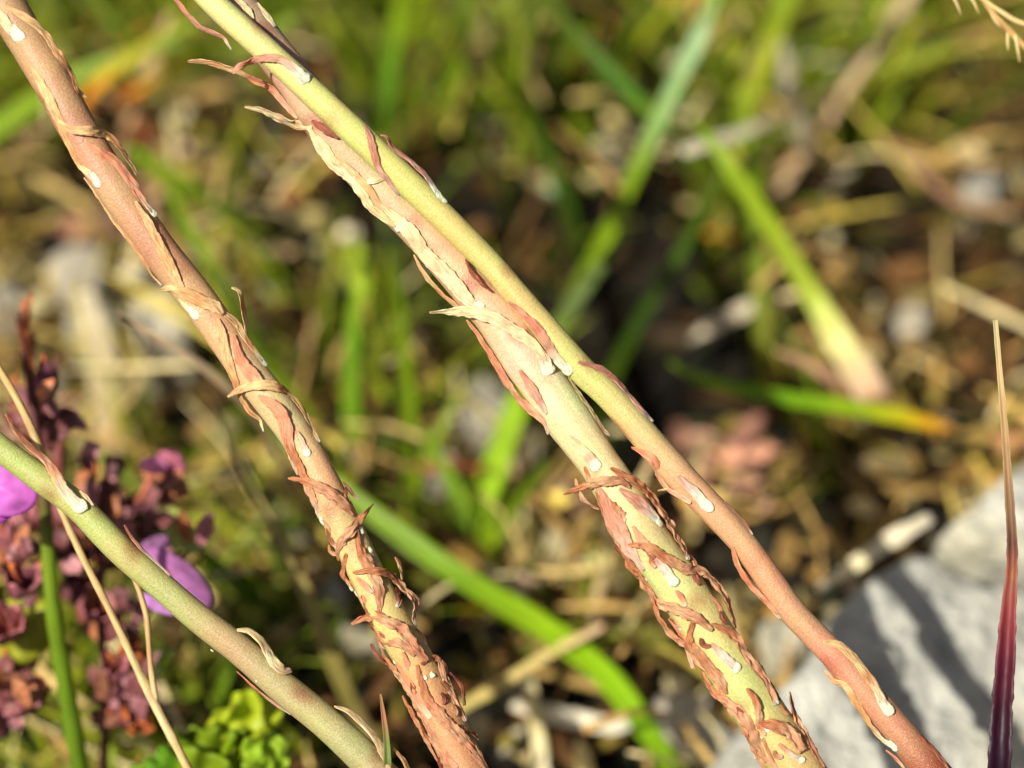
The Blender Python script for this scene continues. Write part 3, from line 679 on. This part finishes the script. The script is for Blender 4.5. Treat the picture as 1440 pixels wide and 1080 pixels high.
rock('pale_rock', 'smaller pale rock at the right edge above the crack, behind the purple grass blade', [(1322, 742), (1365, 705), (1430, 650), (1540, 610), (1640, 660), (1620, 790), (1500, 800), (1400, 775), (1350, 762)], 22, 8.3)
WS = [('round white stone left of the left stem, upper one of two', 108, 375, 44, 10, (0.39, 0.36, 0.30)), ('greyish white stone below the upper one, left of the left stem', 130, 450, 34, 8, (.36, .35, .30)),
      ('white stone half behind the left stem where its leaf tip curls', 225, 435, 46, 14, (0.42, 0.40, 0.33)), ('small grey white stone lying at the right edge above the litter', 1385, 255, 30, 6, (0.31, 0.30, 0.27)),
      ('small cream stone in litter near the tan sheath', 1280, 445, 24, 6, (.44, .4, .32)), ('pale stone just behind the thick stem lower left', 680, 560, 40, 6, (0.36, 0.34, 0.28)),
      ('white stone between the bottom of the thick stem and the straw', 960, 1000, 44, 6, (0.42, 0.38, 0.33)), ('cream pebble between the smooth stem and the rock', 1100, 890, 34, 8, (.46, .44, .36)),
      ('grey pebble at the bottom edge beside the thick stem', 1010, 1040, 30, 6, (.34, .34, .32)), ('beige stone at the far left edge', 8, 430, 36, 6, (.34, .32, .27)),
      ('small white pebble above the arching green blade', 620, 655, 24, 5, (0.39, 0.35, 0.30)), ('pale round pebble left of the lower left stem leaves', 470, 560 + 270, 20, 5, (0.42, 0.40, 0.34))]
for lab, x, y, r, h, bc in WS:
    ol = []
    for k in range(9):
        a = k * 2 * PI / 9; rr = r * random.uniform(.8, 1.15)
        ol.append((x + rr * math.cos(a), y + rr * .85 * math.sin(a)))
    rock('stone', lab, ol, h, random.random() * 20, (bc[0] * .95, bc[1] * .9, bc[2] * .78), group='stones in the litter', cat='stone', rough=.8)

# ------------------------------------------------------------------ sheets: flat leaves, petals
def sheet_geo(c, U_, V_, fn, ruff, seed, col, thick=0.00015, nr=6, na=28, dome=0.0):
    N_ = U_.cross(V_).normalized(); sz = U_.length
    V = []; C = []; F = []
    for side in (0, 1):
        V.append(c + N_ * (dome * sz - side * thick)); C.append(col)
        for i in range(1, nr + 1):
            f = i / nr
            for j in range(na):
                a = 2 * PI * j / na; r = fn(a) * f
                p = c + U_ * (r * math.cos(a)) + V_ * (r * math.sin(a))
                h = noise.noise(Vector((r * math.cos(a) * 2.2 + seed, r * math.sin(a) * 2.2, seed))) * ruff * sz
                p += N_ * (h + dome * sz * (1 - f * f) - side * thick)
                k = 1 + .25 * noise.noise(p * 260)
                V.append(p); C.append((col[0] * k, col[1] * k, col[2] * k))
    h = 1 + nr * na
    for side in (0, 1):
        o = side * h
        for j in range(na):
            t = (o, o + 1 + j, o + 1 + (j + 1) % na); F.append(t if not side else t[::-1])
        for i in range(nr - 1):
            for j in range(na):
                a = o + 1 + i * na + j; a2 = o + 1 + i * na + (j + 1) % na
                t = (a, a + na, a2 + na, a2); F.append(t if not side else t[::-1])
    e = 1 + (nr - 1) * na
    for j in range(na):
        F.append((e + j, e + j + h, e + (j + 1) % na + h, e + (j + 1) % na))
    return V, F, C
def sheet(name, c, U_, V_, fn, ruff, col, mat, parent=None, **kw):
    SEED[0] += 1.7
    V, F, C = sheet_geo(c, U_, V_, fn, ruff, SEED[0], lin(col), **kw)
    return link(name, mesh(name, V, F, C), mat, parent)
oval = lambda a: 1.0
DL_ = [('pink tan dead leaf on the soil right of the smooth stem', 1050, 635, 52, 40, 5, (232, 166, 132), 20), ('red brown dead leaf standing left of the broad centre blade', 632, 655, 18, 58, 12, (176, 90, 66), 80),
       ('cream and rose dry leaf above the arching blade', 720, 818, 48, 16, 8, (232, 196, 156), 10), ('orange fleck of leaf under the arching blade', 663, 856, 18, 14, 4, (240, 140, 30), 0),
       ('pale pink dead leaf between the left stem and leaf tips of the pair', 245, 205, 32, 26, 8, (232, 190, 160), 60), ('tan leaf flake beside the leaf tips of the pair', 290, 130, 40, 28, 8, (220, 180, 110), 20),
       ('tan dead leaf right of the left stem level with the white stones', 380, 350, 36, 18, 6, (222, 184, 136), 0), ('cream dry leaf end on dark soil right of the smooth stem', 850, 250, 34, 16, 6, (232, 206, 150), 30),
       ('green leaf tip with painted pale shine in the dark gap above the smooth stem', 782, 262, 14, 26, 14, (170, 206, 160), -10), ('cream dry flake under the dark green blade, high centre', 965, 285, 14, 26, 6, (214, 190, 120), 0),  # highlight on the green leaf tip put into its pale colour
       ('brown orange leaf near the top centre of the frame', 790, 92, 34, 24, 5, (200, 110, 70), 10), ('yellow orange leaf piece beside the thick green shoot', 1012, 330, 20, 22, 6, (220, 160, 40), 0),
       ('reddish leaf at the right edge above the small rock', 1425, 620, 26, 30, 10, (216, 150, 110), 0), ('cream flake at the top right beyond the tan straw', 1160, 85, 34, 16, 10, (226, 210, 186), -30),
       ('pale curled leaf left of the tan straw, upper right', 1185, 240, 14, 40, 8, (220, 206, 170), -20), ('golden leaf piece beside the pale curled leaf', 1165, 290, 14, 24, 6, (226, 180, 70), 20)]
for lab, x, y, a, b, h, c, ang in DL_:
    p = G(x, y, h); k = mm(p); an = math.radians(ang)
    tilt = Vector((0, .55, .83))                      # leaves propped on the litter
    r_ = Vector((1, 0, 0)); u2 = tilt.cross(r_)       # in-plane axes
    U_ = (r_ * math.cos(an) + u2 * math.sin(an) * 1.0) * a * k; V_ = (-r_ * math.sin(an) + u2 * math.cos(an)) * b * k
    sd = random.random() * 9
    fn = lambda t, sd=sd: 0.92 + .22 * noise.noise(Vector((math.cos(t) * 1.2 + sd, math.sin(t) * 1.2, 0))) + .1 * abs(math.cos(t)) ** 6
    o = sheet('dead_leaf', p, U_, V_, fn, .35, c, M_litter, thick=.0003)
    tag(o, lab, 'dead leaf', 'single dead leaves in the litter')

# ------------------------------------------------------------------ flowering herb, left
herb = thing('flowering_herb', Vector((0, 0, 0)), 'blurred herb with dark purple flower whorls and pink violet petals at the lower left', 'flowering plant')
hs = [(P(30, 470, .312), 8, (120, 70, 50)), (P(45, 560, .308), 12, (92, 50, 50)), (P(60, 680, .306), 18, (100, 60, 50)), (P(68, 780, .307), 20, (126, 150, 40)), (P(78, 880, .309), 24, (120, 148, 36)), (P(95, 980, .312), 26, (112, 142, 36)), (P(115, 1090, .316), 27, (104, 132, 34))]
end = P(125, 1150, .318); tail = soil(end, Vector((.05, -.05, -1)), .008)
herb.location = Vector((tail[-1].x, tail[-1].y, 0))
ribbon('stem', hs + [(q, 27, (96, 124, 34)) for q in tail], M_grass, parent=herb, kind='tube', wr=.05)
hs2 = [(P(150, 640, .318), 6, (120, 60, 50)), (P(150, 740, .317), 9, (110, 60, 50)), (P(140, 860, .318), 12, (100, 60, 50)), (P(150, 980, .32), 14, (110, 70, 60)), (P(145, 1090, .322), 14, (90, 60, 44))]
ribbon('side_stem', hs2 + [(q, 14, (90, 60, 44)) for q in soil(P(145, 1100, .322), Vector((0, -.05, -1)), .008)], M_calyx, parent=herb, kind='tube', wr=.05)
def calyx(p, dirv, L, R, col, tipc, nteeth=5):
    t = dirv.normalized(); a = t.orthogonal().normalized(); b = t.cross(a); V = []; C = []; F = []; m = nteeth * 4; rows = 9
    sd = random.random() * 30
    for side in (0, 1):
        for i in range(rows):
            f = i / (rows - 1)
            for j in range(m):
                th = 2 * PI * j / m; tooth = abs(((j / 4) % 1) - .5) * 2
                r = R * (0.25 + .75 * math.sin(min(1, f * 1.25) * PI / 2)) * (1 + .12 * math.cos(th * nteeth)) * (.93 if side else 1)
                z = f * L * (.62 if f < .75 else .62)
                if f > .6: z += (f - .6) / .4 * tooth * L * .42; r *= 1 + (f - .6) * .35
                q = p + t * z + (a * math.cos(th) + b * math.sin(th)) * r
                q += Vector((noise.noise(q * 300), noise.noise(q * 300 + Vector((7, 0, 0))), noise.noise(q * 300 + Vector((0, 7, 0))))) * R * .5
                V.append(q); g_ = f ** 2
                C.append(tuple(col[k] * (1 - g_) + tipc[k] * g_ for k in range(3)))
    h = rows * m
    for side in (0, 1):
        for i in range(rows - 1):
            for j in range(m):
                x = side * h + i * m + j; x2 = side * h + i * m + (j + 1) % m
                q = (x, x2, x2 + m, x + m); F.append(q if not side else q[::-1])
    for j in range(m):
        x = (rows - 1) * m + j; x2 = (rows - 1) * m + (j + 1) % m
        F.append((x, x2, x2 + h, x + h))
    F.append(tuple(range(m))[::-1])
    return link('calyx', mesh('calyx', V, F, C), M_calyx, herb)
DP = lin((84, 40, 50)); RB = lin((128, 66, 56)); PK = lin((186, 112, 116)); OG = lin((196, 104, 50)); MV = lin((136, 80, 96)); BRW = lin((100, 60, 46))
CX = [(58, 560, .305, (0.0, 1.0, .2), 90, 26, DP, MV), (35, 600, .310, (-.6, .8, 0), 70, 24, DP, RB), (80, 650, .308, (.1, 1, 0), 70, 12, RB, RB), (130, 720, .310, (.2, 1, .3), 70, 34, DP, BRW), (170, 730, .312, (.7, .7, .2), 70, 30, DP, MV),
      (110, 745, .308, (-.1, .9, .4), 60, 30, DP, RB), (205, 715, .314, (.9, .6, .1), 60, 22, RB, PK), (150, 780, .314, (.4, .2, .9), 66, 34, BRW, DP), (200, 790, .316, (.8, .2, .5), 60, 30, DP, BRW), (60, 735, .310, (-.2, .6, .7), 60, 30, RB, PK),
      (10, 770, .303, (-.4, .5, .7), 60, 30, RB, PK), (30, 820, .300, (.1, -.1, 1), 44, 32, DP, PK), (8, 880, .302, (.0, -.3, 1), 50, 34, RB, PK), (125, 860, .308, (.4, -.1, .9), 50, 28, RB, PK), (110, 830, .312, (.2, .2, .9), 55, 30, BRW, MV),
      (40, 985, .304, (-.5, -.1, .9), 60, 40, RB, PK), (0, 1010, .306, (-.3, -.2, 1), 60, 36, DP, PK), (155, 945, .308, (.3, 0, .9), 50, 26, RB, PK), (185, 930, .312, (.6, .2, .7), 50, 24, RB, OG), (185, 1005, .310, (.3, -.5, .8), 50, 28, RB, OG), (160, 1010, .312, (-.2, -.3, .9), 44, 26, RB, PK),
      (40, 500, .312, (-.1, 1, .2), 60, 14, OG, RB), (30, 460, .314, (.2, 1, .1), 40, 10, RB, OG), (95, 770, .312, (.3, .4, .8), 60, 30, DP, DP), (240, 800, .318, (.8, .1, .6), 60, 26, BRW, DP), (15, 950, .31, (0, 0, 1), 50, 32, BRW, RB)]
for x, y, d, dv, L, R, c, tc in CX:
    p = P(x, y, d + .009); k = mm(p); R *= .72; L *= 1.0
    dd = RGT * dv[0] + UPV * (dv[1] + .5) - FWD * dv[2] * .45
    calyx(p - dd.normalized() * L * k * .4, dd, L * k, R * k, c, tc)
    # a few ragged filaments out of each mouth
    for q in range(2):
        e = dd.normalized() + Vector((random.uniform(-.5, .5), random.uniform(-.5, .5), random.uniform(-.5, .5)))
        ribbon('filament', [(p, 5, (150, 80, 70)), (p + e * L * k * .45, 5, (190, 100, 70)), (p + e * L * k * .8 + UPV * .0006, 7, (206, 110, 60))], M_calyx, parent=herb, kind='tube', step=.001)
for cx_, cy_, dd_, sp_, nb in ((55, 600, .314, 30, 16), (135, 725, .318, 60, 46), (185, 760, .32, 45, 26), (25, 800, .314, 34, 22), (25, 990, .314, 34, 24), (150, 870, .318, 36, 16), (165, 980, .318, 30, 20), (235, 700, .32, 20, 8)):
    for q in range(nb):
        a_ = P(cx_ + random.gauss(0, sp_) * .6, cy_ + random.gauss(0, sp_) * .6, dd_ + random.uniform(-.006, .006))
        e = (RGT * random.uniform(-1, 1) + UPV * random.uniform(-.3, 1.2) - FWD * random.uniform(-.6, .6)).normalized() * random.uniform(.002, .0055)
        c_ = random.choice([(112, 64, 62), (136, 82, 78), (96, 54, 52), (156, 98, 100), (140, 90, 66), (186, 124, 124), (182, 112, 72)])
        ribbon('bract', [(a_, 10, c_), (a_ + e * .5 + UPV * .0004, random.uniform(16, 34), c_), (a_ + e, 3, c_)], M_calyx, parent=herb, kind='leaf', wr=.12, step=.0008)
def pet(x, y, d, a, b, ang, col, ruff=.2, dome=.15, nrm=(0, 0, 1), name='petal', fn=oval, mat=None, lab=None):
    p = P(x, y, d); k = mm(p); an = math.radians(ang)
    z = (RGT * nrm[0] + UPV * nrm[1] - FWD * nrm[2]).normalized()
    u = (RGT * math.cos(an) + UPV * math.sin(an)); u = (u - z * u.dot(z)).normalized(); v = z.cross(u)
    o = sheet(name, p, u * a * k, v * b * k, fn, ruff, col, mat or M_petal, herb, dome=dome, nr=8, na=40)
    if lab: o['label'] = lab
    return o
pet(2, 690, .291, 52, 36, -10, (224, 122, 214), .12, .2, lab='bright pink violet petal under the olive stem at the left edge')
pet(-20, 715, .293, 46, 26, 10, (206, 96, 206), .15, .2)
pet(245, 815, .306, 66, 30, -38, (198, 128, 184), .12, .35, lab='violet petal behind the olive stem')
pet(215, 770, .310, 26, 14, 30, (150, 100, 140), .3, .1)
pet(222, 850, .304, 30, 10, -25, (216, 150, 216), .1, .1)
pet(240, 652, .318, 17, 24, 60, (206, 120, 140), .3, .5, lab='small curled pink petal')
pet(216, 655, .316, 12, 20, 80, (222, 140, 180), .3, .5)
lob = lambda a: .86 + .07 * math.cos(11 * a) + .09 * math.cos(4 * a + 1) + .05 * math.cos(7 * a + 2)
pet(22, 890, .316, 66, 46, 30, (170, 172, 56), .3, .25, name='leaf', mat=M_grass)
pet(235, 745, .322, 66, 34, -25, (196, 206, 110), .2, .2, name='leaf', fn=lob, mat=M_grass)
lf = thing('lobed_leaf_plant', P(300, 1100, .33), 'bright yellow green crinkled lobed leaves at the bottom left under the olive stem', 'plant')
def pet2(x, y, d, a, b, ang, col, nrm=(0, 0.2, 1)):
    p = P(x, y, d); k = mm(p); an = math.radians(ang)
    z = (RGT * nrm[0] + UPV * nrm[1] - FWD * nrm[2]).normalized()
    u = (RGT * math.cos(an) + UPV * math.sin(an)); u = (u - z * u.dot(z)).normalized(); v = z.cross(u)
    sheet('leaf', p, u * a * k, v * b * k, lob, .75, col, M_grass, lf, dome=.15, nr=12, na=66)
pet2(345, 1015, .312, 60, 46, 20, (176, 190, 44)); pet2(300, 1060, .309, 70, 50, -20, (128, 152, 34), (.2, .5, 1)); pet2(370, 1070, .307, 44, 40, 60, (150, 180, 46), (-.2, .1, 1)); pet2(235, 1085, .312, 60, 40, 0, (104, 150, 36), (-.3, .6, 1))
pe = P(300, 1080, .31)
ribbon('stem', [(P(330, 1030, .308), 12, GR), (P(310, 1080, .311), 13, GR)] + [(q, 13, GD) for q in soil(P(305, 1100, .312), Vector((0, -.1, -1)), .008)], M_grass, parent=lf, kind='tube')

# ------------------------------------------------------------------ ground cover
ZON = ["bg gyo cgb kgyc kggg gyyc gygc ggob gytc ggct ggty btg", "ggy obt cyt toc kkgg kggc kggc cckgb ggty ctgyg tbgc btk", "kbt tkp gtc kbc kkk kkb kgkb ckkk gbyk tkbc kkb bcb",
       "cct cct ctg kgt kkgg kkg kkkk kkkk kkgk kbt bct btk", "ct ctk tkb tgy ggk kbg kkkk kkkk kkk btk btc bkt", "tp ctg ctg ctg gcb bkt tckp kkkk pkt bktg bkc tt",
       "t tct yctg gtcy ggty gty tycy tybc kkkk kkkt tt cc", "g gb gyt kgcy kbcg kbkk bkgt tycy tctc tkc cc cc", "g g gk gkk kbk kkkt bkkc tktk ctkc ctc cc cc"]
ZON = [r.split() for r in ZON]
PALS = {'k': [(48, 40, 20), (40, 40, 16), (62, 46, 24), (50, 56, 18)], 'b': [(126, 90, 46), (110, 80, 38), (150, 104, 56), (116, 104, 40)], 't': [(194, 154, 84), (212, 172, 96), (196, 168, 76), (172, 132, 66)],  # k: near-black scraps, the shade of the deep gaps put into their colour
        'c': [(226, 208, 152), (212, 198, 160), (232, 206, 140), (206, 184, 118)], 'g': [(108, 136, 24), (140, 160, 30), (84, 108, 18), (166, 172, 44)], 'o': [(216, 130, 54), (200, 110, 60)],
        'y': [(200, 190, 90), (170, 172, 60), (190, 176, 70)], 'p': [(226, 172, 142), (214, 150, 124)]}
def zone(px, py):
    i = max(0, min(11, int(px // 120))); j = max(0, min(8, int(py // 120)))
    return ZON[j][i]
class Acc:
    def __init__(s): s.V = []; s.F = []; s.C = []; s.U = []
    def add(s, V, F, C, U=None):
        o = len(s.V); s.V += [tuple(v) for v in V]; s.C += C; s.F += [tuple(i + o for i in f) for f in F]; s.U += U or [(0, 0)] * len(V)
lit = Acc(); peb = Acc()
R = random.Random(11)
def rnd(a, b): return R.uniform(a, b)
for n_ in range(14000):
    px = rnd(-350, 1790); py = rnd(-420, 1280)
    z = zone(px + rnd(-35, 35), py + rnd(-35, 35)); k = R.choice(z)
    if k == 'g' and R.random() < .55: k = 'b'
    if k in 'bgty' and R.random() < .45: k = 'k'  # turns more scraps near-black, deepening the shade between them by colour
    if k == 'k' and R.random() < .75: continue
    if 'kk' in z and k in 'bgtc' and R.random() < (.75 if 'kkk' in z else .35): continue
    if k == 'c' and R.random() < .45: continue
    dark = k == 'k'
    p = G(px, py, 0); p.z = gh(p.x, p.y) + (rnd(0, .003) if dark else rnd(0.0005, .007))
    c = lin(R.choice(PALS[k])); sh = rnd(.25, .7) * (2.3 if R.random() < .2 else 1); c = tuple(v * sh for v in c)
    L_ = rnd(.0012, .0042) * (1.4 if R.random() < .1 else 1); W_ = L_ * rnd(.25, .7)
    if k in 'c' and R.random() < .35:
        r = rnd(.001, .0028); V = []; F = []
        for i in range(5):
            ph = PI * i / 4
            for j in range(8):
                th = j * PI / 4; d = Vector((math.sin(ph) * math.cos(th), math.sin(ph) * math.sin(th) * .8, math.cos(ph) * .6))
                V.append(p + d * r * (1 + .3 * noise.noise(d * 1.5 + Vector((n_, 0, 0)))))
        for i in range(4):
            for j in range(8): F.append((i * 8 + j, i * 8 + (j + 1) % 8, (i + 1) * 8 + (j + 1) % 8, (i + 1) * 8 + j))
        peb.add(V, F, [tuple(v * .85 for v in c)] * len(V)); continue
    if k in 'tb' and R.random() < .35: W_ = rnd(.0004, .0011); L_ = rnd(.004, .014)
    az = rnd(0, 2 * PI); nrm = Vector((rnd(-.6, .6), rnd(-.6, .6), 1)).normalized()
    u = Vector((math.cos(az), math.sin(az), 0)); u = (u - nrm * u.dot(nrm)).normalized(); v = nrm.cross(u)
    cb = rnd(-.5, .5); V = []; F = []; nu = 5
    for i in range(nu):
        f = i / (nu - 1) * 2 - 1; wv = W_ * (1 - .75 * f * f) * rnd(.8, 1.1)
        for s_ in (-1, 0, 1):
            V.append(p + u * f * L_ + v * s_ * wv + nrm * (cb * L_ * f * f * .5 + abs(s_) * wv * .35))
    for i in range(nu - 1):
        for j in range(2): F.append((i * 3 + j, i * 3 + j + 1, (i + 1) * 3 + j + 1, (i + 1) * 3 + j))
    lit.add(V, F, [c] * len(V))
for n_ in range(2200):
    px = rnd(-350, 1790); py = rnd(-420, 1280)
    z = zone(px, py); dens = sum(z.count(q) for q in 'tcyg') / len(z)
    if R.random() > dens * (.42 if 'kk' not in z else .1): continue
    if px > 1150 and py > 760: continue
    h0 = rnd(.002, .02); p = G(px, py, h0 * 1000)
    az = rnd(0, PI); Ls = rnd(.007, .022) if px > 900 else rnd(.008, .028); d_ = Vector((math.cos(az), math.sin(az), rnd(-.5, .5))).normalized()
    sag = Vector((rnd(-1, 1), rnd(-1, 1), -.6)) * Ls * .12
    q_ = [p - d_ * Ls * .5 + sag, p, p + d_ * Ls * .5 + sag]
    q_[0].z = max(q_[0].z, .001); q_[2].z = max(q_[2].z, .001)
    c = lin(R.choice([(210, 180, 110), (194, 158, 88), (226, 206, 146), (176, 138, 76), (200, 178, 80)])); w_ = rnd(.0003, .0012)
    rp, rv = spline(q_, [(w_,) + c, (w_,) + c, (w_ * .5,) + c], Ls / 7)
    V_, F_, C_, U_ = strip_geo(rp, [t[0] for t in rv], [t[1:4] for t in rv], [Vector((rnd(-.4, .4), -.4, 1)).normalized()] * len(rp), kind='blade', wr=0, cup=.3, seed=n_)
    lit.add(V_, F_, C_)
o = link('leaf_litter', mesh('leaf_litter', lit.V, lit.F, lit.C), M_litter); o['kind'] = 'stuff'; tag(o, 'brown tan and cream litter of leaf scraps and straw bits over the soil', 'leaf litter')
o = link('gravel', mesh('gravel', peb.V, peb.F, peb.C), M_rock); o['kind'] = 'stuff'; tag(o, 'pale little pebbles strewn among the leaf litter', 'gravel')
# short grass that nobody could count
gr = Acc()
for n_ in range(7000):
    px = rnd(-350, 1790); py = rnd(-500, 1280)
    z = zone(px, py); g_n = z.count('g') / len(z)
    if R.random() > g_n * (2.4 if py < 270 else 1.1): continue
    if noise.noise(Vector((px * .016, py * .016, 4))) < (-.2 if py < 270 else -.06): continue
    if px > 1100 and py > 700: continue
    p = G(px, py, 0); p.z = gh(p.x, p.y)
    H = rnd(.010, .038) if py < 250 else rnd(.008, .026); lean = Vector((rnd(-1, 1), rnd(-.6, .9), 0)) * H * .8
    pts = [p, p + Vector((0, 0, H * .5)) + lean * .25, p + Vector((0, 0, H * .85)) + lean * .7, p + Vector((0, 0, H)) + lean * 1.2]
    c = lin(R.choice(PALS['g'] + [(150, 160, 60)])); tipc = lin((170, 170, 70)) if R.random() < .4 else c
    w_ = rnd(.0005, .0017)
    nrm = Vector((rnd(-1, 1), -1, .8)).normalized()
    rp, rv = spline(pts, [(w_,) + c, (w_,) + c, (w_ * .7,) + c, (w_ * .08,) + tipc], .006)
    V_, F_, C_, U_ = strip_geo(rp, [q[0] for q in rv], [q[1:4] for q in rv], [nrm] * len(rp), kind='blade', wr=0, cup=.4, seed=n_)
    gr.add(V_, F_, C_, U_)
o = link('short_grass', mesh('short_grass', gr.V, gr.F, gr.C, gr.U), M_grass); o['kind'] = 'stuff'; tag(o, 'short green grass scattered through the blurred background', 'grass')
